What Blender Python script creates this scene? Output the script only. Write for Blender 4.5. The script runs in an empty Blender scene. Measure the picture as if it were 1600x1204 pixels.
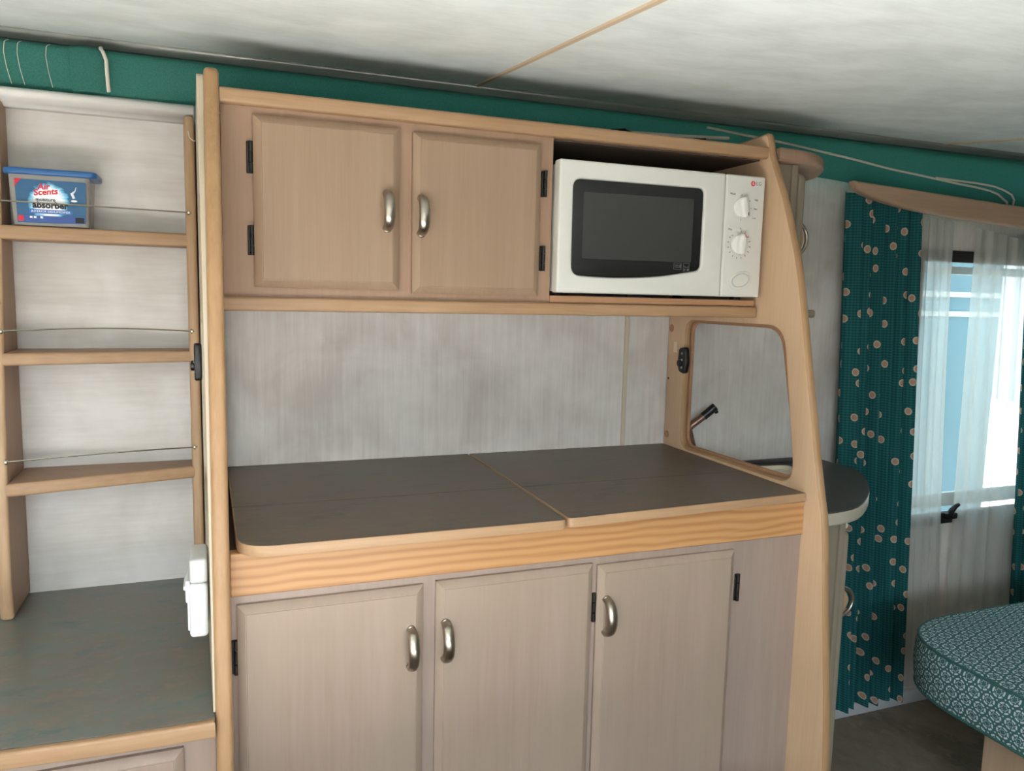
import bpy, bmesh, math, random
from mathutils import Vector, Matrix
random.seed(4)
S = bpy.context.scene
COL = S.collection
PI = math.pi

# ------------------------------------------------------------------ camera, world, light, exposure
cam_d = bpy.data.cameras.new('camera')
cam = bpy.data.objects.new('camera', cam_d)
COL.objects.link(cam)
cam_d.sensor_width = 36.0
cam_d.lens = 1200.72 / 1600 * 36.0
cam_d.clip_start = 0.02
yaw, pitch, roll = math.radians(20.960), math.radians(6.646), math.radians(1.316)
fw = Vector((math.sin(yaw) * math.cos(pitch), math.cos(yaw) * math.cos(pitch), -math.sin(pitch)))
rt = Vector((math.cos(yaw), -math.sin(yaw), 0))
up = rt.cross(fw)
rt2 = rt * math.cos(roll) + up * math.sin(roll)
up2 = -rt * math.sin(roll) + up * math.cos(roll)
cam.matrix_world = Matrix(((rt2.x, up2.x, -fw.x, 0), (rt2.y, up2.y, -fw.y, 0), (rt2.z, up2.z, -fw.z, 1.2237), (0, 0, 0, 1)))
S.camera = cam

W = bpy.data.worlds.new('world')
S.world = W
W.use_nodes = True
wbg = W.node_tree.nodes['Background']
wbg.inputs['Color'].default_value = (0.82, 0.94, 1.0, 1)
wbg.inputs['Strength'].default_value = 2.8


def area(name, loc, target, sx, sy, power, col):
    l = bpy.data.lights.new(name, 'AREA')
    l.shape = 'RECTANGLE'
    l.size, l.size_y, l.energy, l.color = sx, sy, power, col
    o = bpy.data.objects.new(name, l)
    COL.objects.link(o)
    o.location = loc
    o.rotation_euler = (Vector(target) - Vector(loc)).to_track_quat('-Z', 'Y').to_euler()
    return o


# the sun falls through an opening shaped for it onto an added pale block, which bounces it to the ceiling
sl = bpy.data.lights.new('sun', 'SUN')
sl.energy = 72.0
sl.angle = math.radians(.6)
sl.color = (0.97, 0.95, 0.96)
sun = bpy.data.objects.new('sun', sl)
COL.objects.link(sun)
sun.rotation_euler = Vector((-0.05, math.cos(math.radians(27)), -math.sin(math.radians(27)))).to_track_quat('-Z', 'Y').to_euler()
area('window_sky_light', (-0.4, -1.9, 1.48), (-0.1, 1.2, 0.4), 1.5, 0.5, 90, (0.70, 0.84, 1.0))

S.view_settings.view_transform = 'Standard'
S.view_settings.look = 'None'
S.view_settings.exposure = 0.0
S.view_settings.gamma = 1.0
S.view_settings.use_curve_mapping = False


# ------------------------------------------------------------------ material helpers
def lin(r, g, b):
    f = lambda c: (c / 255 / 12.92) if c / 255 <= .04045 else ((c / 255 + .055) / 1.055) ** 2.4
    return (f(r), f(g), f(b), 1)


class NT:
    def __init__(s, name):
        s.m = bpy.data.materials.new(name)
        s.m.use_nodes = True
        s.t = s.m.node_tree
        s.b = s.t.nodes['Principled BSDF']
        s.out = s.t.nodes['Material Output']

    def n(s, kind, **kw):
        nd = s.t.nodes.new(kind)
        for k, v in kw.items():
            if k.startswith('i_'):
                nd.inputs[k[2:].replace('_', ' ')].default_value = v
            else:
                setattr(nd, k, v)
        return nd

    def l(s, a, b):
        s.t.links.new(a, b)

    def math(s, op, a, b=None, c=None):
        nd = s.t.nodes.new('ShaderNodeMath')
        nd.operation = op
        for i, v in enumerate((a, b, c)):
            if v is None: continue
            if isinstance(v, (int, float)): nd.inputs[i].default_value = v
            else: s.l(v, nd.inputs[i])
        return nd.outputs[0]

    def ramp(s, fac, stops):
        nd = s.t.nodes.new('ShaderNodeValToRGB')
        el = nd.color_ramp.elements
        while len(el) < len(stops): el.new(0.5)
        for e, (p, c) in zip(el, stops):
            e.position = p
            e.color = c
        s.l(fac, nd.inputs[0])
        return nd.outputs[0]

    def mix(s, fac, a, b, blend='MIX'):
        nd = s.t.nodes.new('ShaderNodeMix')
        nd.data_type = 'RGBA'
        nd.blend_type = blend
        for sock, v in ((nd.inputs[0], fac), (nd.inputs[6], a), (nd.inputs[7], b)):
            if isinstance(v, (int, float)): sock.default_value = v
            elif isinstance(v, tuple): sock.default_value = v
            else: s.l(v, sock)
        return nd.outputs[2]

    def coord(s, kind='Object', scale=(1, 1, 1), rot=(0, 0, 0)):
        tc = s.t.nodes.new('ShaderNodeTexCoord')
        mp = s.t.nodes.new('ShaderNodeMapping')
        mp.inputs['Scale'].default_value = scale
        mp.inputs['Rotation'].default_value = rot
        s.l(tc.outputs[kind], mp.inputs['Vector'])
        return mp.outputs[0]

    def noise(s, vec, scale, detail=4, rough=.5, dist=0.):
        nd = s.n('ShaderNodeTexNoise')
        nd.inputs['Scale'].default_value = scale
        nd.inputs['Detail'].default_value = detail
        nd.inputs['Roughness'].default_value = rough
        nd.inputs['Distortion'].default_value = dist
        s.l(vec, nd.inputs['Vector'])
        return nd.outputs[0]

    def bump(s, h, strength=.2, dist=.001):
        nd = s.n('ShaderNodeBump')
        nd.inputs['Strength'].default_value = strength
        nd.inputs['Distance'].default_value = dist
        s.l(h, nd.inputs['Height'])
        s.l(nd.outputs[0], s.b.inputs['Normal'])

    def set(s, col=None, rough=None, metal=None, spec=None):
        if col is not None:
            if isinstance(col, tuple): s.b.inputs['Base Color'].default_value = col
            else: s.l(col, s.b.inputs['Base Color'])
        if rough is not None: s.b.inputs['Roughness'].default_value = rough
        if metal is not None: s.b.inputs['Metallic'].default_value = metal
        if spec is not None: s.b.inputs['Specular IOR Level'].default_value = spec
        return s.m


def plain(name, rgb, rough=.5, metal=0., spec=.5):
    t = NT(name)
    v = t.noise(t.coord('Object'), 60, 3)
    c = lin(*rgb)
    d = tuple(x * .975 for x in c[:3]) + (1,)
    return t.set(t.ramp(v, [(.3, d), (.7, c)]), rough, metal, spec)


def wood(name, a, b, axis='Z', rough=.45, fine=55, streak=4, spec=.35, blotch=None):
    t = NT(name)
    sc = {'X': (.05, 1, 1), 'Y': (1, .05, 1), 'Z': (1, 1, .05)}[axis]
    v = t.coord('Object', sc)
    n1 = t.noise(v, fine * 3, 5, .6)
    n2 = t.noise(v, fine * .35, 4, .55, .6)
    s = t.math('ADD', t.math('MULTIPLY', n1, .45), t.math('MULTIPLY', n2, .55))
    c = t.ramp(s, [(.33, lin(*a)), (.66, lin(*b))])
    if blotch:
        n3 = t.noise(t.coord('Object', (1, 1, .6)), 5, 3)
        c = t.mix(t.ramp(n3, [(.42, (0, 0, 0, 1)), (.68, (1, 1, 1, 1))]), c, lin(*blotch))
    t.bump(n1, .08, .0006)
    return t.set(c, rough, 0, spec)


def pine(name, a, b, c_):
    t = NT(name)
    v = t.coord('Object', (.35, 1, 1))
    w = t.n('ShaderNodeTexWave', wave_type='BANDS', bands_direction='Z')
    w.inputs['Scale'].default_value = 22
    w.inputs['Distortion'].default_value = 7
    w.inputs['Detail'].default_value = 2
    w.inputs['Detail Scale'].default_value = .5
    t.l(v, w.inputs['Vector'])
    n = t.noise(t.coord('Object', (.04, 1, 1)), 260, 4)
    s = t.math('ADD', t.math('MULTIPLY', w.outputs['Fac'], .55), t.math('MULTIPLY', n, .45))
    col = t.ramp(s, [(.2, lin(*a)), (.55, lin(*b)), (.85, lin(*c_))])
    t.bump(s, .06, .0006)
    return t.set(col, .4, 0, .4)


def mottled(name, cols, scale, stretch=(1, 1, 1), rough=.4, spec=.4, bump=0., detail=6, fleck=None):
    t = NT(name)
    v = t.coord('Object', stretch)
    n = t.noise(v, scale, detail, .62, .3)
    k = len(cols)
    c = t.ramp(n, [(.3 + .4 * i / (k - 1), lin(*x)) for i, x in enumerate(cols)])
    if fleck:
        n2 = t.noise(v, scale * 5.5, 4, .65, .4)
        c = t.mix(t.ramp(n2, [(.52, (0, 0, 0, 1)), (.68, (1, 1, 1, 1))]), c, lin(*fleck))
    if bump: t.bump(n, bump, .001)
    return t.set(c, rough, 0, spec)


def wallpaper(name, a, b, stretch, scale=7, c_=None):
    t = NT(name)
    n1 = t.noise(t.coord('Object'), scale, 4, .55, .4)
    n2 = t.noise(t.coord('Object', stretch), 120, 3, .6)
    s = t.math('ADD', t.math('MULTIPLY', n1, .72), t.math('MULTIPLY', n2, .28))
    c = t.ramp(s, [(.36, lin(*a)), (.62, lin(*b))])
    t.bump(n2, .12, .0006)
    return t.set(c, .6, 0, .25)


M = {}
M['veneer_up'] = wood('limed_veneer_upper', (148, 122, 99), (158, 133, 110), 'Z', .45)
M['veneer_low'] = wood('limed_veneer_lower', (152, 131, 116), (164, 143, 129), 'Z', .42, blotch=(156, 139, 121))
M['frame_up'] = wood('veneer_frame_upper', (151, 121, 99), (162, 133, 110), 'Z', .5)
M['frame_low'] = wood('veneer_frame_lower', (150, 131, 120), (162, 143, 130), 'Z', .45)
M['oak_x'] = wood('oak_lipping_x', (154, 119, 87), (176, 144, 111), 'X', .42)
M['oak_z'] = wood('oak_lipping_z', (163, 130, 98), (187, 157, 123), 'Z', .42)
M['oak_dark_x'] = wood('oak_underside_x', (158, 116, 84), (180, 138, 104), 'X', .45)
M['panel'] = wood('limed_panel_face', (200, 167, 134), (212, 181, 148), 'Z', .45, fine=90)
M['panel_edge'] = wood('panel_edge', (153, 117, 82), (175, 140, 102), 'Z', .42)
M['vanity'] = wood('vanity_board', (139, 127, 109), (150, 137, 120), 'Z', .5)  # board colour darkened to carry the shade of the end panel
M['cream_panel'] = wood('cream_panel', (183, 169, 146), (192, 178, 157), 'Z', .5)
M['pine'] = pine('varnished_pine', (172, 122, 76), (188, 140, 92), (194, 148, 102))
M['lid_top'] = mottled('lid_laminate', [(84, 76, 70), (98, 90, 83), (104, 90, 78), (90, 86, 80)], 16, (.35, 1, 1), .42, .4, fleck=(112, 94, 78))
M['lid_crease'] = plain('lid_crease', (62, 56, 51), .6)
M['lid_edge'] = wood('lid_edge', (164, 130, 98), (183, 150, 116), 'X', .42)
M['counter_left'] = mottled('corner_laminate', [(84, 96, 96), (104, 112, 106), (112, 106, 98), (92, 104, 106)], 14, (.6, 1, 1), .38, .5, fleck=(124, 110, 100))
M['counter_dark'] = mottled('vanity_laminate', [(70, 68, 66), (84, 80, 76)], 20, (1, 1, 1), .4, .4)
M['metal'] = plain('satin_nickel', (176, 168, 156), .28, 1.)
M['hinge'] = plain('black_metal', (31, 28, 25), .45, .3)
M['black'] = plain('black_plastic', (26, 25, 25), .4)
M['dark_void'] = plain('dark_interior_board', (90, 74, 62), .8)
M['white_plastic'] = plain('white_appliance_plastic', (215, 214, 206), .28, 0, .5)
M['white_gloss'] = plain('white_knob', (228, 227, 220), .25)
M['edge_trim'] = plain('beige_edge_trim', (196, 186, 166), .3)
M['cream_plastic'] = plain('cream_plastic', (226, 214, 186), .35)
M['socket_white'] = plain('white_moulded_box', (214, 217, 214), .4)
M['socket_grey'] = plain('grey_flap', (196, 198, 196), .3)
M['alu'] = plain('aluminium_extrusion', (178, 178, 172), .35, .6)
M['alu_dark'] = plain('aluminium_groove', (120, 124, 120), .5, .4)
M['white_beam'] = plain('white_painted_beam', (232, 228, 222), .4)
M['wire'] = plain('stainless_wire', (190, 186, 172), .25, 1.)
M['bronze'] = plain('brown_enamel_tube', (140, 106, 88), .28, .4)
M['wall'] = wallpaper('wall_vinyl', (200, 190, 181), (228, 222, 214), (1, 1, .05), 6)
M['wall_left'] = wallpaper('alcove_wall_vinyl', (193, 187, 178), (213, 208, 202), (.08, 1, 1), 7)
M['wall_strip'] = plain('wall_joint_strip', (208, 194, 170), .5)
M['ceiling'] = wallpaper('ceiling_vinyl', (220, 226, 222), (237, 243, 240), (.2, 1, 1), 9)
M['seam'] = plain('ceiling_seam_strip', (206, 184, 154), .6)
M['floor'] = mottled('floor_vinyl', [(105, 93, 78), (138, 126, 108), (117, 108, 96)], 6, (1, .6, 1), .5, .3, fleck=(147, 132, 114))
M['bed_cover'] = plain('white_bed_cover', (238, 236, 230), .8)
M['shirt'] = plain('grey_paint', (150, 150, 150), .6)
M['piping'] = plain('cream_piping', (206, 200, 186), .7)
M['sticker'] = plain('cream_sticker', (222, 208, 178), .6)
M['pelmet'] = wood('pelmet_board', (172, 142, 116), (188, 158, 132), 'X', .5)
M['bench'] = wood('bench_board', (196, 168, 138), (208, 180, 150), 'Z', .5)
M['ink_black'] = plain('ink_black', (26, 28, 36), .6)
M['ink_grey'] = plain('ink_grey', (112, 112, 106), .6)
M['ink_dim'] = plain('ink_dim_grey', (92, 96, 94), .6)
M['ink_red'] = plain('ink_red', (206, 40, 58), .6)
M['ink_white'] = plain('ink_white', (236, 240, 246), .6)
M['ink_blue'] = plain('ink_blue', (52, 104, 176), .6)
M['ink_navy'] = plain('ink_navy', (58, 84, 150), .6)
M['tub_lid'] = plain('blue_lid_plastic', (34, 92, 150), .3)
M['outside'] = plain('pale_blue_render', (112, 150, 164), .8)
M['outside_ground'] = plain('pale_concrete', (190, 186, 176), .9)
M['brown_stain'] = plain('dried_glue', (120, 92, 70), .8)


def glassy(name, col, rough=.05, alpha=.25, spec=.5):
    t = NT(name)
    t.set(lin(*col), rough, 0, spec)
    t.b.inputs['Alpha'].default_value = alpha
    return t.m


M['pane'] = glassy('acrylic_pane', (190, 225, 232), .05, .12)
M['tub_clear'] = glassy('clear_tub_plastic', (196, 192, 184), .2, .45)


def dark_glass(name, col, rough):
    return plain(name, col, rough, 0, .5)


M['mw_black'] = dark_glass('black_door_glass', (30, 31, 31), .16)
M['mw_screen'] = dark_glass('smoked_window', (58, 58, 57), .14)


def canvas_mat():
    t = NT('green_canvas')
    n = t.noise(t.coord('Object', (1, 1, 1)), 500, 2)
    c = t.ramp(n, [(.35, lin(46, 98, 88)), (.65, lin(56, 114, 102))])
    t.set(c, .75, 0, .2)
    t.bump(n, .15, .0005)
    tr = t.n('ShaderNodeBsdfTranslucent')
    tr.inputs['Color'].default_value = lin(60, 140, 122)
    mx = t.n('ShaderNodeMixShader')
    mx.inputs[0].default_value = .08
    t.l(t.b.outputs[0], mx.inputs[1])
    t.l(tr.outputs[0], mx.inputs[2])
    t.l(mx.outputs[0], t.out.inputs['Surface'])
    return t.m


M['canvas'] = canvas_mat()


def curtain_mat():
    t = NT('teal_dotted_curtain')
    uv = t.coord('UV')
    vo = t.n('ShaderNodeTexVoronoi', feature='F1')
    vo.voronoi_dimensions = '2D'
    vo.inputs['Scale'].default_value = 15.5
    vo.inputs['Randomness'].default_value = .7
    t.l(uv, vo.inputs['Vector'])
    d = vo.outputs['Distance']
    dot = t.math('LESS_THAN', d, .165)
    ring = t.math('LESS_THAN', d, .115)
    wv = t.n('ShaderNodeTexWave', wave_type='BANDS', bands_direction='Y')
    wv.inputs['Scale'].default_value = 42
    wv.inputs['Distortion'].default_value = .6
    t.l(uv, wv.inputs['Vector'])
    w2 = t.n('ShaderNodeTexWave', wave_type='BANDS', bands_direction='X')
    w2.inputs['Scale'].default_value = 30
    w2.inputs['Distortion'].default_value = .8
    t.l(uv, w2.inputs['Vector'])
    base = t.ramp(t.math('ADD', t.math('MULTIPLY', wv.outputs['Fac'], .6), t.math('MULTIPLY', w2.outputs['Fac'], .4)),
                  [(.15, lin(30, 82, 84)), (.85, lin(48, 114, 114))])
    dc = t.mix(ring, lin(214, 190, 168), lin(190, 156, 132))
    c = t.mix(dot, base, dc)
    t.set(c, .8, 0, .15)
    tr = t.n('ShaderNodeBsdfTranslucent')
    t.l(c, tr.inputs['Color'])
    mx = t.n('ShaderNodeMixShader')
    mx.inputs[0].default_value = .2
    t.l(t.b.outputs[0], mx.inputs[1])
    t.l(tr.outputs[0], mx.inputs[2])
    t.l(mx.outputs[0], t.out.inputs['Surface'])
    return t.m


M['curtain'] = curtain_mat()


def net_mat():
    t = NT('white_net')
    df = t.n('ShaderNodeBsdfDiffuse')
    df.inputs['Color'].default_value = lin(226, 226, 218)
    tl = t.n('ShaderNodeBsdfTranslucent')
    tl.inputs['Color'].default_value = lin(232, 234, 228)
    tp = t.n('ShaderNodeBsdfTransparent')
    a = t.n('ShaderNodeMixShader')
    a.inputs[0].default_value = .5
    b = t.n('ShaderNodeMixShader')
    lw = t.n('ShaderNodeLayerWeight')
    lw.inputs['Blend'].default_value = .35
    f = t.math('ADD', t.math('MULTIPLY', lw.outputs['Facing'], .35), .64)
    t.l(f, b.inputs[0])
    t.l(df.outputs[0], a.inputs[1])
    t.l(tl.outputs[0], a.inputs[2])
    t.l(tp.outputs[0], b.inputs[1])
    t.l(a.outputs[0], b.inputs[2])
    t.l(b.outputs[0], t.out.inputs['Surface'])
    return t.m


M['net'] = net_mat()


def cushion_mat(name, base, ink):
    t = NT(name)
    uv = t.coord('UV')
    sx = t.n('ShaderNodeSeparateXYZ')
    t.l(uv, sx.inputs[0])
    P = .034
    Q = P * 1.732

    def cell(ox, oy):
        x = t.math('MULTIPLY', t.math('SUBTRACT', t.math('FRACT', t.math('ADD', t.math('DIVIDE', sx.outputs[0], P), ox)), .5), P)
        y = t.math('MULTIPLY', t.math('SUBTRACT', t.math('FRACT', t.math('ADD', t.math('DIVIDE', sx.outputs[1], Q), oy)), .5), Q)
        r = t.math('SQRT', t.math('ADD', t.math('MULTIPLY', x, x), t.math('MULTIPLY', y, y)))
        an = t.math('ARCTAN2', y, x)
        ring = t.math('LESS_THAN', t.math('ABSOLUTE', t.math('SUBTRACT', r, .0118)), .0019)
        dash = t.math('GREATER_THAN', t.math('COSINE', t.math('MULTIPLY', an, 6)), -.72)
        ring = t.math('MULTIPLY', ring, dash)
        # small inner rosette
        rr = t.math('ADD', .0062, t.math('MULTIPLY', t.math('COSINE', t.math('MULTIPLY', an, 6)), .0013))
        ros = t.math('LESS_THAN', t.math('ABSOLUTE', t.math('SUBTRACT', r, rr)), .0007)
        return t.math('MAXIMUM', ring, t.math('MULTIPLY', ros, .8))

    def sdot(ox, oy):
        x = t.math('MULTIPLY', t.math('SUBTRACT', t.math('FRACT', t.math('ADD', t.math('DIVIDE', sx.outputs[0], P), ox)), .5), P)
        y = t.math('MULTIPLY', t.math('SUBTRACT', t.math('FRACT', t.math('ADD', t.math('DIVIDE', sx.outputs[1], Q), oy)), .5), Q)
        r = t.math('SQRT', t.math('ADD', t.math('MULTIPLY', x, x), t.math('MULTIPLY', y, y)))
        return t.math('LESS_THAN', r, .0019)

    pat = t.math('MAXIMUM', cell(0, 0), cell(.5, .5))
    for q in ((.5, 1 / 6 + .5 - .1667), (0.5, .8333 - .5 + .1667)):
        pat = t.math('MAXIMUM', pat, t.math('MULTIPLY', sdot(0, 1 / 3), .9))
    pat = t.math('MAXIMUM', pat, sdot(0, 2 / 3))
    pat = t.math('MAXIMUM', pat, sdot(.5, 1 / 6))
    pat = t.math('MAXIMUM', pat, sdot(.5, 5 / 6))
    nz = t.noise(t.coord('Object'), 900, 2)
    b = t.mix(nz, lin(*base), tuple(x * .7 for x in lin(*base)[:3]) + (1,))
    c = t.mix(t.math('MULTIPLY', pat, .85), b, lin(*ink))
    t.bump(nz, .2, .0006)
    return t.set(c, .8, 0, .2)


M['cushion'] = cushion_mat('green_ring_fabric', (72, 114, 116), (212, 228, 226))
M['cushion_pipe'] = plain('green_piping', (50, 96, 90), .8)


def label_mat():
    t = NT('blue_print')
    g = t.coord('Generated')
    sx = t.n('ShaderNodeSeparateXYZ')
    t.l(g, sx.inputs[0])
    dx = t.math('DIVIDE', t.math('SUBTRACT', sx.outputs[0], .46), .30)
    dz = t.math('DIVIDE', t.math('SUBTRACT', sx.outputs[2], .50), .46)
    r = t.math('SQRT', t.math('ADD', t.math('MULTIPLY', dx, dx), t.math('MULTIPLY', dz, dz)))
    n = t.noise(t.coord('Generated', (1, .2, 1)), 9, 4, .6)
    r = t.math('ADD', r, t.math('MULTIPLY', t.math('SUBTRACT', n, .5), .5))
    c = t.ramp(r, [(.66, lin(244, 246, 248)), (.84, lin(110, 186, 220)), (.97, lin(20, 84, 126))])
    return t.set(c, .3, 0, .5)


M['label'] = label_mat()


# ------------------------------------------------------------------ mesh helpers
def new_bm(): return bmesh.new()


def add_box(bm, lo, hi, bev=0., seg=2):
    r = bmesh.ops.create_cube(bm, size=1)
    vs = r['verts']
    c = [(a + b) / 2 for a, b in zip(lo, hi)]
    s = [abs(b - a) for a, b in zip(lo, hi)]
    for v in vs:
        v.co = Vector((c[0] + v.co.x * s[0], c[1] + v.co.y * s[1], c[2] + v.co.z * s[2]))
    if bev:
        es = list({e for v in vs for e in v.link_edges})
        bmesh.ops.bevel(bm, geom=es, offset=min(bev, min(s) * .49), segments=seg, profile=.5, affect='EDGES')
    return bm


def box(lo, hi, bev=0., seg=2): return add_box(new_bm(), lo, hi, bev, seg)


def add_tube(bm, pts, r, n=10, closed=False, flat=None, cap=True):
    """swept tube; r number or list; flat=(a,b) makes an oval section"""
    pts = [Vector(p) for p in pts]
    k = len(pts)
    rings = []
    prev = None
    for i, p in enumerate(pts):
        if closed: d = pts[(i + 1) % k] - pts[i - 1]
        else: d = pts[min(i + 1, k - 1)] - pts[max(i - 1, 0)]
        d.normalize()
        if prev is None:
            a = Vector((0, 0, 1)) if abs(d.z) < .8 else Vector((1, 0, 0))
            u = d.cross(a).normalized()
        else:
            u = (prev - d * prev.dot(d)).normalized()
        prev = u
        w = d.cross(u)
        rr = r[i] if isinstance(r, (list, tuple)) else r
        fa, fb = flat if flat else (1, 1)
        rings.append([bm.verts.new(p + u * math.cos(2 * PI * j / n) * rr * fa + w * math.sin(2 * PI * j / n) * rr * fb) for j in range(n)])
    for i in range(k if closed else k - 1):
        A, B = rings[i], rings[(i + 1) % k]
        for j in range(n):
            bm.faces.new((A[j], A[(j + 1) % n], B[(j + 1) % n], B[j]))
    if not closed and cap:
        bm.faces.new(rings[0][::-1])
        bm.faces.new(rings[-1])
    return bm


def tube(pts, r, n=10, **kw): return add_tube(new_bm(), pts, r, n, **kw)


def add_lathe(bm, prof, centre, axis, n=28, sx=1., sy=1.):
    """prof: (radius, height along axis)"""
    axis = Vector(axis).normalized()
    a = Vector((0, 0, 1)) if abs(axis.z) < .8 else Vector((1, 0, 0))
    u = a.cross(axis).normalized()
    w = axis.cross(u)
    c = Vector(centre)
    rings = []
    for r, h in prof:
        rings.append([bm.verts.new(c + axis * h + u * math.cos(2 * PI * j / n) * r * sx + w * math.sin(2 * PI * j / n) * r * sy) for j in range(n)])
    for A, B in zip(rings, rings[1:]):
        for j in range(n):
            bm.faces.new((A[j], A[(j + 1) % n], B[(j + 1) % n], B[j]))
    bm.faces.new(rings[0][::-1])
    bm.faces.new(rings[-1])
    return bm


def lathe(*a, **k): return add_lathe(new_bm(), *a, **k)


XZ = Matrix(((1, 0, 0, 0), (0, 0, -1, 0), (0, 1, 0, 0), (0, 0, 0, 1)))     # local z -> -Y (towards the room)
YZ = Matrix(((0, 0, 1, 0), (1, 0, 0, 0), (0, 1, 0, 0), (0, 0, 0, 1)))      # local (x,y,z) -> (Y,Z,X)
XY = Matrix.Identity(4)


def rounded(pts, rad, n=6):
    out = []
    k = len(pts)
    for i, p in enumerate(pts):
        r = rad[i] if isinstance(rad, (list, tuple)) else rad
        p = Vector(p)
        a = Vector(pts[i - 1]) - p
        b = Vector(pts[(i + 1) % k]) - p
        if r <= 0:
            out.append(tuple(p))
            continue
        r = min(r, a.length * .48, b.length * .48)
        p0, p1 = p + a.normalized() * r, p + b.normalized() * r
        for j in range(n + 1):
            t = j / n
            q = p0 * (1 - t) ** 2 + p * 2 * t * (1 - t) + p1 * t * t
            out.append((q.x, q.y))
    return out


def plate(outer, holes=(), t=.016, bev=.0, mat=XY, off=0., two=False, res=3):
    """flat board cut to an outline, edges rounded; returns bmesh centred on the plane at off along its normal"""
    cu = bpy.data.curves.new('tmp', 'CURVE')
    cu.dimensions = '2D'
    cu.fill_mode = 'BOTH'
    cu.extrude = max(t / 2 - bev, 0)
    cu.bevel_depth = bev
    cu.bevel_resolution = res
    cu.offset = -bev
    for loop in [outer] + list(holes):
        sp = cu.splines.new('POLY')
        sp.points.add(len(loop) - 1)
        for pt, q in zip(sp.points, loop): pt.co = (q[0], q[1], 0, 1)
        sp.use_cyclic_u = True
    o = bpy.data.objects.new('tmp', cu)
    me = o.to_mesh()
    bm = bmesh.new()
    bm.from_mesh(me)
    o.to_mesh_clear()
    bpy.data.objects.remove(o)
    bpy.data.curves.remove(cu)
    bmesh.ops.remove_doubles(bm, verts=bm.verts, dist=1e-5)
    bmesh.ops.recalc_face_normals(bm, faces=bm.faces)
    if two:
        for f in bm.faces:
            f.normal_update()
            f.material_index = 0 if abs(f.normal.z) > .97 else 1
    for v in bm.verts: v.co.z += off
    bm.transform(mat)
    return bm


ROOT = {}


def obj(name, bm, mat, parent=None, smooth=40, kind=None, label=None):
    bmesh.ops.recalc_face_normals(bm, faces=bm.faces) if not isinstance(bm, bpy.types.Mesh) else None
    me = bpy.data.meshes.new(name)
    bm.to_mesh(me)
    bm.free()
    for m_ in (mat if isinstance(mat, (list, tuple)) else [mat]): me.materials.append(m_)
    # move origin to the base of the piece
    if len(me.vertices):
        xs = [v.co.x for v in me.vertices]; ys = [v.co.y for v in me.vertices]; zs = [v.co.z for v in me.vertices]
        c = Vector(((min(xs) + max(xs)) / 2, (min(ys) + max(ys)) / 2, min(zs)))
        me.transform(Matrix.Translation(-c))
    else: c = Vector()
    if smooth:
        me.shade_smooth()
        me.set_sharp_from_angle(angle=math.radians(smooth))
    o = bpy.data.objects.new(name, me)
    COL.objects.link(o)
    ROOT[o] = c
    if parent is not None:
        o.parent = parent
        o.location = c - ROOT[parent]
    else:
        o.location = c
    if kind: o['kind'] = kind
    if label: o['label'] = label
    return o


def thing(name, label, cat, loc, group=None):
    o = bpy.data.objects.new(name, None)
    o.empty_display_size = .05
    COL.objects.link(o)
    o.location = loc
    ROOT[o] = Vector(loc)
    o['label'] = label
    o['category'] = cat
    if group: o['group'] = group
    return o


def tag(o, label, cat, group=None):
    o['label'] = label
    o['category'] = cat
    if group: o['group'] = group
    return o


def struct(name, bm, mat, **k): return obj(name, bm, mat, kind='structure', **k)


def text(name, s, size, mat, parent, m, ext=.0002, align='CENTER', shear=0., bold=0.):
    cu = bpy.data.curves.new(name, 'FONT')
    cu.body = s
    cu.size = size
    cu.extrude = ext
    cu.align_x = align
    cu.align_y = 'CENTER'
    cu.shear = shear
    cu.offset = bold
    cu.resolution_u = 3
    o = bpy.data.objects.new(name, cu)
    me = o.to_mesh()
    bm = bmesh.new()
    bm.from_mesh(me)
    o.to_mesh_clear()
    bpy.data.objects.remove(o)
    bpy.data.curves.remove(cu)
    bm.transform(m)
    return obj(name, bm, mat, parent, smooth=0)


def at_xz(x, y, z, rot=0.): return Matrix.Translation((x, y, z)) @ XZ @ Matrix.Rotation(rot, 4, 'Z')


# ------------------------------------------------------------------ setting
YW = 1.673
CEIL = lambda y: 1.449 + .135 * y
struct('floor', box((-1.35, -1.1, -.04), (3.3, 1.75, 0)), M['floor'])
# back wall with the window opening
bm = new_bm()
wx0, wx1, wz0, wz1 = 1.875, 2.72, .575, 1.372
wb = [(-1.3, 0), (3.25, 0), (3.25, 1.565), (.01, 1.565), (.01, 1.606), (-1.3, 1.606)]
bm = plate(wb, [[(wx0, wz0), (wx1, wz0), (wx1, wz1), (wx0, wz1)]], .04, 0, XZ, -(YW + .02))
struct('wall_back', bm, M['wall'])
struct('wall_left', box((-1.34, -1.0, 0), (-1.3, YW, 1.66)), M['wall'])
struct('wall_right', box((3.25, -1.0, 0), (3.29, YW, 1.66)), M['wall'])
# unseen wall behind the camera; its opening is shaped to aim sun at the bounce block
bm = plate([(-1.3, 0), (3.25, 0), (3.25, 1.32), (-1.3, 1.32)],
           [[(-1.15, .88), (.62, .88), (.62, 1.27), (-1.15, 1.27)]], .04, 0, XZ, .92)
struct('wall_front', bm, M['wall'])
# ceiling panel, climbing slightly towards the kitchen side; thickness added to shade the wall outside
bm = new_bm()
y0, y1 = -1.1, 1.78
vs = []
for x in (-1.36, 3.32):
    for y in (y0, y1):
        for dz in (0, .17): vs.append(bm.verts.new((x, y, CEIL(y) + dz)))
for f in ((0, 1, 3, 2), (4, 6, 7, 5), (0, 4, 5, 1), (2, 3, 7, 6), (0, 2, 6, 4), (1, 5, 7, 3)):
    bm.faces.new([vs[i] for i in f])
struct('ceiling', bm, M['ceiling'])
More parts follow.
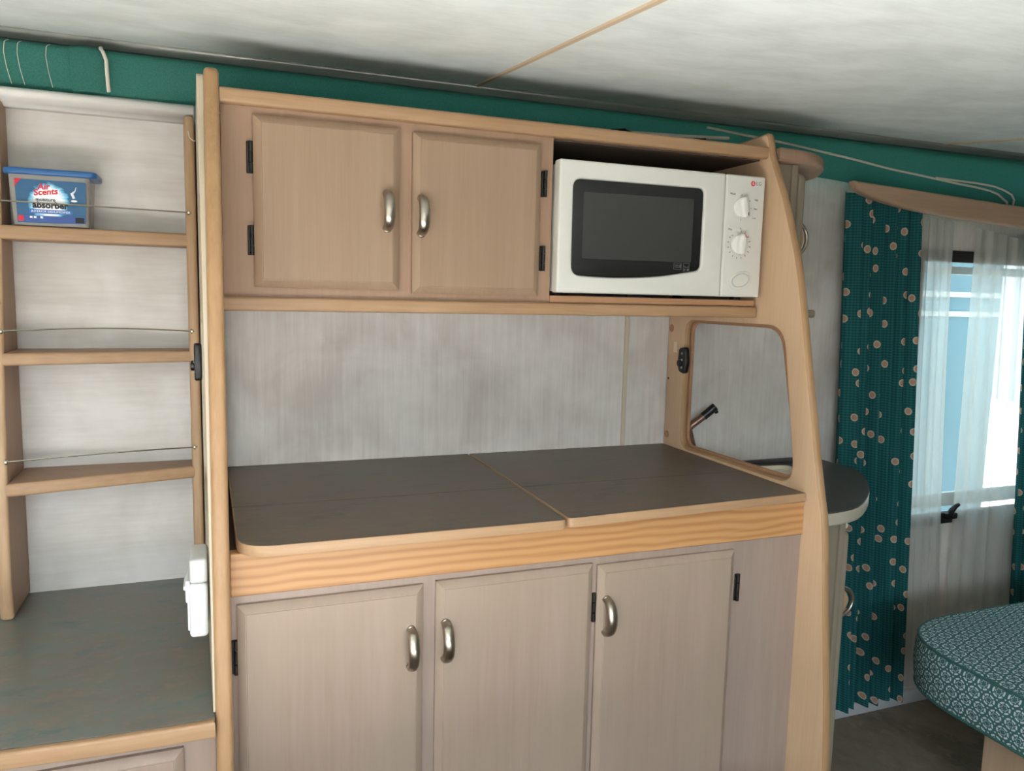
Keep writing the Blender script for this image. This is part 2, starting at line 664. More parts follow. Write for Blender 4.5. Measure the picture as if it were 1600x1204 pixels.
# seam strips under the ceiling panel
for i, (xa, xb) in enumerate(((.527, .345), (1.885, 1.50))):
    pts = []
    bm = new_bm()
    ya, yb = 1.64, -.9
    q = []
    for (x, y) in ((xa, ya), (xb, yb)):
        for dx, dz in ((-.006, .002), (-.004, -.003), (.004, -.003), (.006, .002)):
            q.append(bm.verts.new((x + dx, y, CEIL(y) + dz)))
    for a in range(3): bm.faces.new((q[a], q[a + 1], q[a + 5], q[a + 4]))
    bm.faces.new((q[3], q[0], q[4], q[7])); bm.faces.new(q[:4]); bm.faces.new(q[4:])
    struct('trim_%d' % (i + 1), bm, M['seam'])
# roof edge rail: aluminium profile of stacked lips along the roof edge
prof = [(1.62, 1.668), (1.62, 1.662), (1.628, 1.660), (1.632, 1.653), (1.645, 1.652), (1.648, 1.646), (1.672, 1.644), (1.676, 1.676), (1.635, 1.672)]
rail = struct('trim_3', plate([(y, z) for y, z in prof], (), 4.5, 0, YZ, .97), M['alu'], smooth=0)
obj('rail_groove', box((-1.28, 1.6335, 1.6525), (3.22, 1.646, 1.657)), M['alu_dark'], rail)
# white beam on top of the alcove wall
bm = plate([(1.606, 1.558), (1.612, 1.565), (1.672, 1.568), (1.672, 1.540), (1.650, 1.540), (1.646, 1.546), (1.610, 1.548)], (), 1.22, 0, YZ, -.646)
struct('trim_4', bm, M['white_beam'], smooth=0)
# wall joint strip behind the worktop
struct('trim_5', box((.934, 1.6665, .62), (.944, 1.6735, 1.30), .001), M['wall_strip'])
struct('baseboard_back', box((1.30, 1.655, 0), (3.24, 1.672, .040), .003), M['socket_grey'])
# alcove lining above the corner worktop
struct('wall_alcove', box((-.75, 1.6705, .60), (-.012, 1.674, 1.575)), M['wall_left'])

# window in the back wall
wn = struct('window_1', plate([(wx0 - .012, wz0 - .012), (wx1 + .012, wz0 - .012), (wx1 + .012, wz1 + .012), (wx0 - .012, wz1 + .012)],
            [[(wx0 + .02, wz0 + .022), (wx1 - .02, wz0 + .022), (wx1 - .02, wz1 - .022), (wx0 + .02, wz1 - .022)]], .018, .003, XZ, -(YW - .004)), M['black'])
obj('window_pane', box((wx0 + .02, 1.69, wz0 + .02), (wx1 - .02, 1.695, wz1 - .02)), M['pane'], wn)
bm = plate([(wx0 + .025, wz0 + .03), (wx1 - .025, wz0 + .03), (wx1 - .025, wz1 - .03), (wx0 + .025, wz1 - .03)],
           [[(wx0 + .05, wz0 + .075), (wx1 - .05, wz0 + .075), (wx1 - .05, wz1 - .055), (wx0 + .05, wz1 - .055)]], .012, .004, XZ, -1.70)
obj('window_sash', bm, M['socket_white'], wn)
bm = tube([(2.075, 1.655, .592), (2.073, 1.648, .607), (2.082, 1.644, .620), (2.094, 1.643, .625)], [.010, .009, .007, .005], 8)
add_box(bm, (2.055, 1.648, .578), (2.115, 1.666, .598), .004)
obj('window_latch', bm, M['black'], wn)

# outside
struct('ground_outside', box((-6, -7, -.6), (14, -1.2, -.55)), M['outside_ground'])
struct('ground_outside', box((-6, 1.9, -.6), (14, 12, -.55)), M['outside_ground'])
nb = struct('wall_outside', box((2.0, 2.35, -.55), (3.13, 2.55, 3.0)), M['outside'])
for z in (1.18, 1.26):
    obj('cladding_rail', box((2.0, 2.342, z), (3.13, 2.351, z + .022), .003), M['socket_white'], nb)

# ------------------------------------------------------------------ small builders for cabinets
def door_bm(x0, x1, z0, z1, yf, t=.016, ch=.0125, dep=.0075):
    """overlay door whose front edges are chamfered with mitred corners (front at yf)"""
    bm = new_bm()
    R = lambda i, y: [bm.verts.new(p) for p in ((x0 + i, y, z0 + i), (x1 - i, y, z0 + i), (x1 - i, y, z1 - i), (x0 + i, y, z1 - i))]
    loops = [R(0, yf + t), R(0, yf + dep + .001), R(.001, yf + dep), R(ch * .55, yf + dep * .48), R(ch * .9, yf + .0012), R(ch, yf + .0010), R(ch + .0006, yf)]
    for A, B in zip(loops, loops[1:]):
        for j in range(4): bm.faces.new((A[j], A[(j + 1) % 4], B[(j + 1) % 4], B[j]))
    bm.faces.new(loops[0]); bm.faces.new(loops[-1])
    return bm


def handle_bm(x, z0, z1, yf, out=.026, w=.0062):
    pts = []
    zc, hz = (z0 + z1) / 2, (z1 - z0) / 2 - .005
    n = 18
    for i in range(n + 1):
        a = PI * i / n
        zz = -math.cos(a)
        dd = math.sin(a) ** .72
        pts.append((x, yf + .002 - out * dd, zc + hz * zz))
    bm = new_bm()
    add_tube(bm, pts, [w * (.92 + .16 * math.sin(PI * i / n)) for i in range(n + 1)], 14, flat=(1.4, .95))
    for zz in (z0 + .005, z1 - .005):
        add_lathe(bm, [(.0075, 0), (.0075, .0015), (.006, .003)], (x, yf, zz), (0, -1, 0), 16)
    return bm


def hinge_bm(x, z0, z1, yf):
    bm = new_bm()
    add_box(bm, (x - .0045, yf - .004, z0), (x + .0045, yf + .001, z1), .001, 1)
    L = (z1 - z0)
    for a, b in ((0, .3), (.33, .67), (.70, 1)):
        add_tube(bm, [(x + .002, yf - .005, z0 + a * L), (x + .002, yf - .005, z0 + b * L)], .0036, 10)
    return bm


YO, YL, XL, XR = 1.339, 1.1605, .008, 1.058

# ------------------------------------------------------------------ the two end panels (same outline, with a cut-out)
prof = [(1.672, 0.0), (1.672, 1.535), (1.46, 1.562), (1.36, 1.566), (1.335, 1.566), (1.326, 1.550), (1.316, 1.515), (1.275, 1.435), (1.244, 1.36),
        (1.221, 1.296), (1.197, 1.20), (1.176, 1.104), (1.155, 1.014), (1.135, .925), (1.119, .86), (1.105, .80), (1.090, .649), (1.073, .497), (1.061, .34), (1.058, .1), (1.058, 0)]


def smooth_poly(p, keep):
    out = []
    k = len(p)
    for i in range(k):
        a, b = Vector(p[i]), Vector(p[(i + 1) % k])
        if i in keep:
            pm, pn = Vector(p[i - 1]), Vector(p[(i + 2) % k])
            for j in range(3):
                t = j / 3
                q = .5 * ((2 * a) + (b - pm) * t + (2 * pm - 5 * a + 4 * b - pn) * t * t + (3 * a - pm - 3 * b + pn) * t ** 3)
                out.append((q.x, q.y))
        else: out.append((a.x, a.y))
    return out


outline = smooth_poly(prof, set(range(3, 19)))
hole_pts = [(1.593, 1.173), (1.250, 1.173), (1.194, .868), (1.594, .866)]
hole = rounded(hole_pts, [.03, .045, .045, .03])


def end_panel(x0, x1, label):
    t = thing('end_panel', label, 'panel', ((x0 + x1) / 2, 1.35, 0), 'end panels of the kitchen unit')
    bm = plate(outline, [hole], x1 - x0, .0068, YZ, (x0 + x1) / 2, two=True)
    obj('board', bm, [M['panel'], M['panel_edge']], t)
    return t


pl = end_panel(-.0145, XL, 'tall curved wooden end panel standing between the open alcove shelves and the kitchen cupboards')
# cream side board facing the alcove, running back at a slight angle
so = [(y + .006, max(z - .010, .634)) for y, z in outline if z > .6]
so = [(1.672, .634)] + so + [(so[-1][0], .634)]
bm = plate(so, [[(y + .004, z) for y, z in hole]], .003, .0006, YZ, -.0162, two=True)
for v in bm.verts:
    if v.co.x < -.0162: v.co.x -= max(v.co.y - 1.10, 0) * .030
obj('side_board', bm, [M['cream_panel'], M['cream_panel']], pl, label='cream side board facing the alcove')
pr = end_panel(XR, XR + .018, 'tall curved wooden end panel with a window-like cut-out right of the microwave')
# lipping ring lining the cut-out
ho = rounded([(1.600, 1.180), (1.246, 1.180), (1.188, .860), (1.602, .858)], [.03, .045, .045, .03])
hi_ = rounded([(1.589, 1.169), (1.276, 1.169), (1.204, .874), (1.590, .870)], [.028, .045, .04, .028])
obj('cut_out_lipping', plate(ho, [hi_], .008, .002, YZ, XR + .0205), M['oak_dark_x'], pr, label='brown lipping lining the cut-out')
for (y, z) in ((1.656, 1.153), (1.656, .885)):
    obj('screw_cover', lathe([(.0095, 0), (.0095, .0008), (.008, .0014), (.003, .0008)], (XR, y, z), (-1, 0, 0), 20), M['oak_dark_x'], pr)
obj('sticker', box((XR - .0006, 1.626, 1.094), (XR, 1.642, 1.120)), M['sticker'], pr, label='small cream sticker')
obj('screw_hole', lathe([(.003, 0), (.003, .0006)], (XR, 1.660, 1.027), (-1, 0, 0), 10), M['black'], pr)


def latch(parent, x, s, y=1.600, z=1.077):
    bm = plate(rounded([(y - .014, z + .034), (y + .014, z + .030), (y + .018, z), (y + .014, z - .026), (y - .012, z - .032), (y - .02, z)], .008), (), .012, .003, YZ, x + s * .006)
    o = obj('latch', bm, M['black'], parent, label='black turn latch')
    for dz in (-.016, .002, .018):
        obj('latch_screw', lathe([(.0032, 0), (.003, .0012)], (x + s * .012, y - .002, z + dz), (s, 0, 0), 12), M['shirt'], o)
    obj('latch_knob', lathe([(.008, 0), (.009, .003), (.008, .006), (.005, .007)], (x + s * .0115, y + .004, z - .006), (s, 0, 0), 16), M['black'], o)


latch(pr, XR, -1, 1.588, 1.077)
latch(pl, -.0275, -1, 1.40, 1.10)

# ------------------------------------------------------------------ overhead cupboard
oc = thing('overhead_cupboard', 'overhead wooden cupboard with two doors and an open microwave bay on the right', 'cupboard', (.533, 1.5, 1.19))
bm = new_bm()
add_box(bm, (XL + .001, YO + .012, 1.513), (XR - .001, 1.670, 1.526), .001, 1)      # top board
add_box(bm, (XL + .001, YO + .012, 1.199), (XR - .001, 1.670, 1.213), .001, 1)      # bottom board
add_box(bm, (XL + .001, YO + .012, 1.213), (XL + .013, 1.670, 1.513))               # left side
add_box(bm, (.571, YO + .012, 1.213), (.584, 1.670, 1.513))                         # bay divider
obj('carcass', bm, M['dark_void'], oc)
bm = plate([(XL + .001, 1.212), (.584, 1.212), (.584, 1.517), (XL + .001, 1.517)],
           [[(.066, 1.24), (.287, 1.24), (.287, 1.492), (.066, 1.492)], [(.327, 1.234), (.547, 1.234), (.547, 1.49), (.327, 1.49)]], .014, .0005, XZ, -(YO + .007))
obj('face_frame', bm, M['frame_up'], oc)
obj('top_rail', plate(rounded([(YO + .012, 1.5145), (YO - .014, 1.5145), (YO - .014, 1.5385), (YO + .012, 1.5385)], .007), (), XR - XL - .001, 0, YZ, (XL + XR) / 2), M['oak_x'], oc)
obj('bottom_rail', plate(rounded([(YO + .012, 1.1895), (YO - .012, 1.1895), (YO - .012, 1.2125), (YO + .012, 1.2125)], .006), (), XR - XL - .008, 0, YZ, (XL + XR) / 2 - .004), M['oak_x'], oc)
obj('bay_shelf', box((.584, YO - .004, 1.2128), (XR - .006, 1.668, 1.2262), .001, 1), M['oak_dark_x'], oc, label='reddish brown shelf board of the bay')


def cup_door(parent, x0, x1, z0, z1, yf, mat, hx, hz0, hz1, gx, gz):
    d = obj('door', door_bm(x0, x1, z0, z1, yf), mat, parent, smooth=14)
    obj('handle', handle_bm(hx, hz0, hz1, yf), M['metal'], d, label='satin metal bow handle', smooth=60)
    for (a, b) in gz: obj('hinge', hinge_bm(gx, a, b, yf + .016), M['hinge'], d, label='black hinge')
    return d


cup_door(oc, .057, .295, 1.229, 1.502, YO - .016, M['veneer_up'], .272, 1.328, 1.396, .0515, ((1.410, 1.460), (1.280, 1.328)))
cup_door(oc, .318, .557, 1.224, 1.499, YO - .016, M['veneer_up'], .332, 1.323, 1.392, .5655, ((1.406, 1.453), (1.271, 1.317)))

# ------------------------------------------------------------------ base cupboard
bc = thing('base_cupboard', 'wooden base cupboard with three doors below the lidded worktop', 'cupboard', (.533, 1.4, 0))
bm = new_bm()
add_box(bm, (XL + .001, YL + .016, .02), (XL + .014, 1.668, .838))
add_box(bm, (XR - .014, YL + .016, .02), (XR - .001, 1.668, .838))
add_box(bm, (XL + .014, YL + .016, .06), (XR - .014, 1.668, .075))
add_box(bm, (XL + .014, 1.655, .075), (XR - .014, 1.668, .82))
add_box(bm, (.302, YL + .016, .075), (.316, 1.655, .75))
add_box(bm, (.602, YL + .016, .075), (.610, 1.655, .75))
obj('carcass', bm, M['dark_void'], bc)
bm = plate([(XL + .0005, .0), (XR - .0005, .0), (XR - .0005, .776), (XL + .0005, .776)],
           [[(.03, .1), (.285, .1), (.285, .745), (.03, .745)], [(.335, .1), (.59, .1), (.59, .745), (.335, .745)], [(.625, .1), (.88, .1), (.88, .745), (.625, .745)]],
           .015, .0003, XZ, -(YL + .0085))
obj('face_frame', bm, M['frame_low'], bc)
obj('fascia', box((XL + .0005, YL - .004, .7745), (XR - .0005, YL + .016, .8405), .0015, 1), M['pine'], bc, label='golden pine fascia board with long grain')
yf = YL - .013
cup_door(bc, .0165, .2985, .075, .7615, yf, M['veneer_low'], .277, .626, .697, .0128, ((.654, .707), (.16, .21)))
cup_door(bc, .3195, .6015, .075, .764, yf, M['veneer_low'], .334, .631, .701, .6055, ((.657, .709), (.16, .21)))
cup_door(bc, .611, .898, .075, .760, yf, M['veneer_low'], .627, .634, .704, .9105, ((.657, .710), (.16, .21)))

# ------------------------------------------------------------------ hinged worktop lids
def lid(label, pts_f, pts_r, rads_f, nm='worktop_lid'):
    zc = .8505
    xs = [p[0] for p in pts_f]
    t = thing(nm, label, 'worktop', (sum(xs) / len(xs), 1.39, .842), 'hinged worktop lids')
    pts = pts_f[:2] + pts_r[1:3] + [pts_r[3]]
    pts = [pts_f[0], pts_f[1], pts_r[2], pts_r[3]]
    bm = plate(rounded(pts, rads_f), (), .0165, .0014, XY, zc, two=True, res=1)
    obj('board', bm, [M['lid_top'], M['lid_edge']], t)
    y = pts_f[2][1]
    obj('hinge_crease', box((pts_f[3][0] + .002, y, zc + .0080), (pts_f[2][0] - .002, y + .0011, zc + .0084)), M['lid_crease'], t)
    return t


ycr = 1.345
lid('dark mottled laminate worktop lid, the left one, with a rounded front corner',
    [(.0185, 1.122), (.533, 1.118), (.533, ycr - .0006), (.011, ycr - .0006)], [(.011, ycr + .0006), (.533, ycr + .0006), (.533, 1.668), (.011, 1.668)], [.055, .014, 0, 0])
lid('dark mottled laminate worktop lid, the right one, meeting the cut-out end panel',
    [(.5375, 1.124), (1.054, 1.150), (1.055, ycr - .0006), (.5375, ycr - .0006)], [(.5375, ycr + .0006), (1.055, ycr + .0006), (1.055, 1.668), (.5375, 1.668)], [.012, .004, 0, 0])

# ------------------------------------------------------------------ microwave
mw = thing('microwave', 'white microwave oven with dark window and two dials in the overhead bay', 'microwave', (.81, 1.45, 1.2262))
mx0, mx1, mz0, mz1, my = .5865, 1.041, 1.232, 1.474, 1.309
obj('body', box((mx0 + .004, my + .022, mz0 + .002), (mx1 - .003, 1.615, mz1 - .003), .005), M['white_plastic'], mw)
for (x, y) in ((.61, 1.36), (1.02, 1.36), (.61, 1.58), (1.02, 1.58)):
    obj('foot', lathe([(.012, 0), (.010, .0075)], (x, y, 1.2262), (0, 0, 1), 14), M['black'], mw)


def mw_front(x0, x1, holes):
    """front shell that swells towards its lower half"""
    bm = plate(rounded([(x0, mz0), (x1, mz0), (x1, mz1), (x0, mz1)], .004, 3), holes, .026, .004, XZ, -(my + .0135))
    return bm


wo = rounded([(.615, 1.265), (.70, 1.2615), (.80, 1.2665), (.898, 1.2825), (.899, 1.442), (.614, 1.441)], [.018, .04, .04, .013, .014, .018])
dr = obj('door', mw_front(mx0 - .001, .9462, [wo]), M['white_plastic'], mw)
wi = [(x * 1.0, z) for x, z in wo]
obj('door_glass', plate([(.7565 + (x - .7565) * .997, 1.35 + (z - 1.35) * .995) for x, z in wo], (), .012, .002, XZ, -(my + .0105)), M['mw_black'], dr, label='black door glass')
obj('viewing_window', plate(rounded([(.636, 1.296), (.876, 1.297), (.876, 1.420), (.636, 1.418)], .004), (), .001, 0, XZ, -(my + .0040)), M['mw_screen'], dr, label='smoky grey viewing window')
# printed pictograms on the glass
ic = new_bm()
for (x0, x1, z0, z1) in ((.8365, .8545, 1.2825, 1.2955), (.8585, .8725, 1.2785, 1.2955)):
    w = .0009
    for (a, b, c, d) in ((x0, x1, z0, z0 + w), (x0, x1, z1 - w, z1), (x0, x0 + w, z0, z1), (x1 - w, x1, z0, z1)):
        add_box(ic, (a, my + .0036, c), (b, my + .0042, d))
add_box(ic, (.839, my + .0036, 1.2865), (.848, my + .0042, 1.2880))
add_box(ic, (.839, my + .0036, 1.2900), (.848, my + .0042, 1.2915))
add_box(ic, (.850, my + .0036, 1.2865), (.8525, my + .0042, 1.2930))
add_tube(ic, [(.861, my + .004, 1.290), (.866, my + .004, 1.287), (.870, my + .004, 1.290)], .0006, 5)
add_tube(ic, [(.8605, my + .004, 1.2875), (.870, my + .004, 1.2875)], .0005, 5)
add_box(ic, (.8605, my + .0036, 1.2805), (.8635, my + .0042, 1.2845))
add_box(ic, (.867, my + .0036, 1.2805), (.8705, my + .0042, 1.2845))
obj('pictograms', ic, M['ink_dim'], dr, smooth=0)
cp = obj('control_panel', mw_front(.9474, mx1 + .001, ()), M['white_plastic'], mw)


def dial(x, z, rot):
    bm = lathe([(.0185, 0), (.0185, .003), (.0165, .0045)], (x, my + .0005, z), (0, -1, 0), 32)
    d = obj('dial', bm, M['white_gloss'], cp, label='white dial')
    g = plate(rounded([(-.0068, -.0205), (.0068, -.0205), (.0085, 0), (.0068, .0205), (-.0068, .0205), (-.0085, 0)], .006), (), .016, .005, at_xz(x, my - .006, z, rot))
    bmesh.ops.recalc_face_normals(g, faces=g.faces)
    return d, g


for (x, z, rot, mk) in ((.986, 1.410, math.radians(12), (.992, 1.397)), (.985, 1.337, math.radians(-4), (.988, 1.353))):
    bm = lathe([(.0185, 0), (.0185, .003), (.0165, .0045)], (x, my + .0005, z), (0, -1, 0), 32)
    g = plate(rounded([(-.0065, -.0205), (.0065, -.0205), (.0085, 0), (.0065, .0205), (-.0065, .0205), (-.0085, 0)], .006), (), .016, .005, at_xz(x, my - .008, z, rot))
    tmp = bpy.data.meshes.new('tmp'); g.to_mesh(tmp); g.free(); bm.from_mesh(tmp); bpy.data.meshes.remove(tmp)
    add_box(bm, (mk[0] - .0004, my - .0166, mk[1] - .002), (mk[0] + .0004, my - .0155, mk[1] + .002))
    o = obj('dial', bm, M['white_gloss'], cp, label='white dial with a grip bar')
    obj('dial_mark', box((mk[0] - .0007, my - .0168, mk[1] - .003), (mk[0] + .0007, my - .0158, mk[1] + .003)), M['ink_red'] if mk[1] < 1.38 else M['ink_black'], mw)
bm = plate(rounded([(-.026, -.0165), (.026, -.0165), (.026, .0165), (-.026, .0165)], .0164, 10), (), .004, .0015, at_xz(.992, my + .0005, 1.2655, math.radians(14)))
bt = obj('door_button', bm, M['white_plastic'], cp, label='oval push button')
ell = [(.992 + math.cos(a) * .0205 * math.cos(.24) - math.sin(a) * .0128 * math.sin(.24), my - .0018, 1.2655 + math.cos(a) * .0205 * math.sin(.24) + math.sin(a) * .0128 * math.cos(.24)) for a in [2 * PI * i / 36 for i in range(36)]]
obj('button_rim', tube(ell, .0011, 6, closed=True), M['socket_grey'], bt)
# printed scale round the dials
tk = new_bm()
yp = my + .0004
for i in range(14):
    a = math.radians(82 - i * 22.5)
    for r0, r1, w in ((.0245, .0285, .0007),):
        c, s = math.cos(a), math.sin(a)
        add_tube(tk, [(.985 + c * r0, yp, 1.337 + s * r0), (.985 + c * r1, yp, 1.337 + s * r1)], w, 4)
for i in range(40):
    a = math.radians(75 - i * 8.0)
    c, s = math.cos(a), math.sin(a)
    add_tube(tk, [(.985 + c * .0205, yp, 1.337 + s * .0205), (.985 + c * .0217, yp, 1.337 + s * .0217)], .0003, 4)
for a in (90, 35, 0, -35, -90):
    c, s = math.cos(math.radians(a)), math.sin(math.radians(a))
    add_tube(tk, [(.986 + c * .0225, yp, 1.410 + s * .0225), (.986 + c * .0255, yp, 1.410 + s * .0255)], .0005, 4)
obj('dial_scale', tk, M['ink_grey'], cp, smooth=0)
for s, x, z, sz in (('Watt', .964, 1.436, .0062), ('Min', .962, 1.366, .0060), ('High', 1.0215, 1.427, .0045), ('Med', 1.0205, 1.409, .0045), ('Low', 1.0185, 1.391, .0045),
                    ('0', .987, 1.3685, .005), ('35', .968, 1.366 - .012, .004)):
    text('printed_word', s, sz, M['ink_grey'], cp, at_xz(x, my + .0003, z))
obj('logo_disc', lathe([(.0052, 0), (.0052, .0005)], (1.0115, my + .0006, 1.459), (0, -1, 0), 22), M['ink_red'], cp, label='red round logo')
text('logo_face', 'G', .007, M['ink_white'], cp, at_xz(1.0115, my - .0001, 1.459))
text('logo_letters', 'LG', .0105, M['ink_grey'], cp, at_xz(1.0255, my + .0003, 1.4592))

# ------------------------------------------------------------------ left alcove: shelves, low cupboard, corner worktop
sh = thing('alcove_shelves', 'open wooden alcove shelves with thin wire rails left of the kitchen', 'shelves', (-.19, 1.62, .63))
lp = [(1.671, .631), (1.671, 1.547), (1.622, 1.547), (1.605, 1.40), (1.572, 1.16), (1.550, .98), (1.535, .80), (1.530, .70), (1.535, .66), (1.540, .631)]
obj('side_panel', plate(lp, (), .022, .006, YZ, -.362, two=True), [M['frame_up'], M['oak_z']], sh)
rp = [(1.671, .70), (1.671, 1.545), (1.612, 1.545), (1.602, 1.53), (1.602, .72), (1.604, .70)]
obj('side_panel', plate(rp, (), .019, .007, YZ, -.0448, two=True), [M['frame_up'], M['oak_z']], sh)
for (zt, yl_, yr_, th) in ((1.327, 1.585, 1.606, .025), (1.105, 1.553, 1.604, .0225), (.878, 1.532, 1.603, .024)):
    bm = plate([(-.352, yl_), (-.046, yr_), (-.046, 1.671), (-.352, 1.671)], (), th, .005, XY, zt - th / 2, two=True)
    obj('shelf', bm, [M['frame_up'], M['oak_x']], sh)
for (z0, z1, za) in ((1.367, 1.366, 1.367), (1.143, 1.142, 1.149), (.9165, .9155, .9195)):
    yl_ = 1.535 if z0 < 1 else (1.548 if z0 < 1.2 else 1.579)
    pts = []
    for i in range(9):
        t_ = i / 8
        pts.append((-.353 + .309 * t_, yl_ + (1.603 - yl_) * t_ - .004 * math.sin(PI * t_), z0 + (z1 - z0) * t_ + (za - z0) * math.sin(PI * t_)))
    bm = tube(pts, .0015, 6)
    for p, s in ((pts[0], 1), (pts[-1], -1)):
        add_lathe(bm, [(.005, 0), (.0045, .003), (.0025, .004)], (p[0] + (.002 if s > 0 else -.003), p[1], p[2]), (s, 0, 0), 12)
    obj('wire_rail', bm, M['wire'], sh, label='thin steel wire rail')
# a short loose thread hanging on the right post
obj('hanging_string', tube([(-.046, 1.598, 1.515), (-.044, 1.594, 1.503), (-.038, 1.592, 1.497), (-.031, 1.592, 1.497), (-.0265, 1.594, 1.503)], .0009, 6), M['piping'], sh)

cw = [(-.75, 1.6695), (-.75, 1.118), (-.45, 1.103), (-.274, 1.096), (-.163, 1.0895), (-.08, 1.0875), (-.0152, 1.088), (-.0152, 1.6695)]
ct = thing('corner_worktop', 'dark grey green laminate worktop with wooden front edge below the alcove shelves', 'worktop', (-.3, 1.4, .61))
obj('laminate_top', plate(cw, (), .006, .0005, XY, .627), M['counter_left'], ct)
fr = [p for p in cw[1:-1]]
edge = [(x, y - .0125) for x, y in fr] + [(x, y) for x, y in fr[::-1]]
obj('front_edging', plate(edge, (), .024, .004, XY, .6182), M['oak_x'], ct, label='oak front edging')
obj('core_board', plate([(x, y + .001) for x, y in cw[1:-1]] + [(-.0152, 1.668), (-.75, 1.668)], (), .0175, 0, XY, .6152), M['dark_void'], ct)
lc = thing('low_cupboard', 'low wooden cupboard with a panelled door under the dark corner worktop', 'cupboard', (-.4, 1.4, 0))
bm = new_bm()
add_box(bm, (-.75, 1.135, .0), (-.0152, 1.66, .606))
obj('carcass', bm, M['frame_low'], lc)
bm = door_bm(-.50, -.058, .05, .580, 1.119)
d = obj('door', bm, M['veneer_low'], lc, smooth=14)
obj('front_board', box((-.75, 1.118, 0), (-.0152, 1.135, .6058), .001), M['veneer_low'], lc)
d.location.y -= .016
obj('handle', handle_bm(-.46, .44, .51, 1.103), M['metal'], d)

# moisture absorber tub on the top shelf
tb = thing('moisture_absorber', 'clear plastic tub with blue lid and blue printed label on the top shelf', 'tub', (-.272, 1.627, 1.328))
ty0 = 1.590
bm = new_bm()
lo = [(-.334, ty0 + .004), (-.216, ty0 + .004), (-.216, 1.664), (-.334, 1.664)]
hi2 = [(-.339, ty0), (-.211, ty0), (-.211, 1.667), (-.339, 1.667)]
lo, hi2 = rounded(lo, .012), rounded(hi2, .012)
A = [bm.verts.new((x, y, 1.3285)) for x, y in lo]
B = [bm.verts.new((x, y, 1.416)) for x, y in hi2]
n = len(A)
for j in range(n): bm.faces.new((A[j], A[(j + 1) % n], B[(j + 1) % n], B[j]))
bm.faces.new(A[::-1]); bm.faces.new(B)
obj('tub', bm, M['tub_clear'], tb, label='clear plastic tub')
bm = plate(rounded([(-.3445, ty0 - .007), (-.199, ty0 - .007), (-.199, 1.6695), (-.3445, 1.6695)], .014), (), .011, .003, XY, 1.4205)
obj('lid', bm, M['tub_lid'], tb, label='blue lid')
ly = ty0 - .0005
lab = obj('front_label', plate(rounded([(-.325, 1.332), (-.219, 1.334), (-.217, 1.407), (-.327, 1.407)], .002), (), .0012, 0, XZ, -ly), M['label'], tb, label='blue label with a white burst')
yy = ly - .0012
text('printed_word', 'Air', .0145, M['ink_red'], tb if False else lab, at_xz(-.2835, yy, 1.3955, .06), shear=.15, bold=.0004)
text('printed_word', 'Scents', .0145, M['ink_red'], lab, at_xz(-.2805, yy, 1.3865, .12), shear=.15, bold=.0004)
text('printed_word', 'moisture', .0085, M['ink_black'], lab, at_xz(-.281, yy, 1.3735), bold=.0001)
text('printed_word', 'absorber', .0150, M['ink_black'], lab, at_xz(-.274, yy, 1.3635), bold=.0006)
obj('label_band', box((-.307, yy - .0002, 1.3490), (-.240, yy + .0006, 1.3560)), M['ink_blue'], lab)
text('printed_word', 'INTERIOR DEHUMIDIFIER', .0054, M['ink_white'], lab, at_xz(-.2735, yy - .0006, 1.3525))
obj('label_foot', box((-.3235, yy - .0002, 1.3345), (-.2205, yy + .0006, 1.3450)), M['ink_navy'], lab)
obj('label_corner', box((-.3235, yy - .0006, 1.3350), (-.3155, yy, 1.3445)), M['ink_red'], lab)
obj('label_corner', box((-.2355, yy - .0006, 1.3350), (-.2215, yy, 1.3445)), M['ink_black'], lab)
obj('label_flash', plate([(-.327, 1.4075), (-.3155, 1.4075), (-.3235, 1.400), (-.327, 1.392)], (), .0008, 0, XZ, -yy), M['ink_red'], lab)
for x in (-.306, -.300, -.290): obj('label_symbol', box((x, yy - .0006, 1.3405), (x + .004, yy, 1.3440)), M['ink_white'], lab)
obj('label_swirl', tube([(-.2365, yy, 1.378), (-.2395, yy, 1.386), (-.2345, yy, 1.391), (-.2325, yy, 1.398)], [.0022, .0026, .0012, .0004], 8), M['ink_white'], lab)
obj('label_swirl', lathe([(.005, 0), (.005, .0004)], (-.2365, yy, 1.3735), (0, -1, 0), 20, sx=1, sy=.35), M['ink_white'], lab)

# socket box on the left end panel
sb = thing('socket_box', 'white moulded plug socket box on the edge of the left end panel', 'socket', (-.03, 1.19, .72))
obj('housing', box((-.0475, 1.150, .722), (-.0222, 1.235, .802), .006, 3), M['socket_white'], sb)
obj('flap', box((-.0462, 1.152, .802), (-.0222, 1.23, .838), .005, 3), M['socket_grey'], sb, label='grey upper flap')
bm = box((-.0525, 1.158, .772), (-.0455, 1.222, .806), .003)
add_box(bm, (-.0555, 1.165, .789), (-.050, 1.215, .796), .002)
obj('clip', bm, M['socket_white'], sb)
bm = box((-.0500, 1.156, .731), (-.0455, 1.225, .775), .003)
obj('side_cover', bm, M['socket_white'], sb)

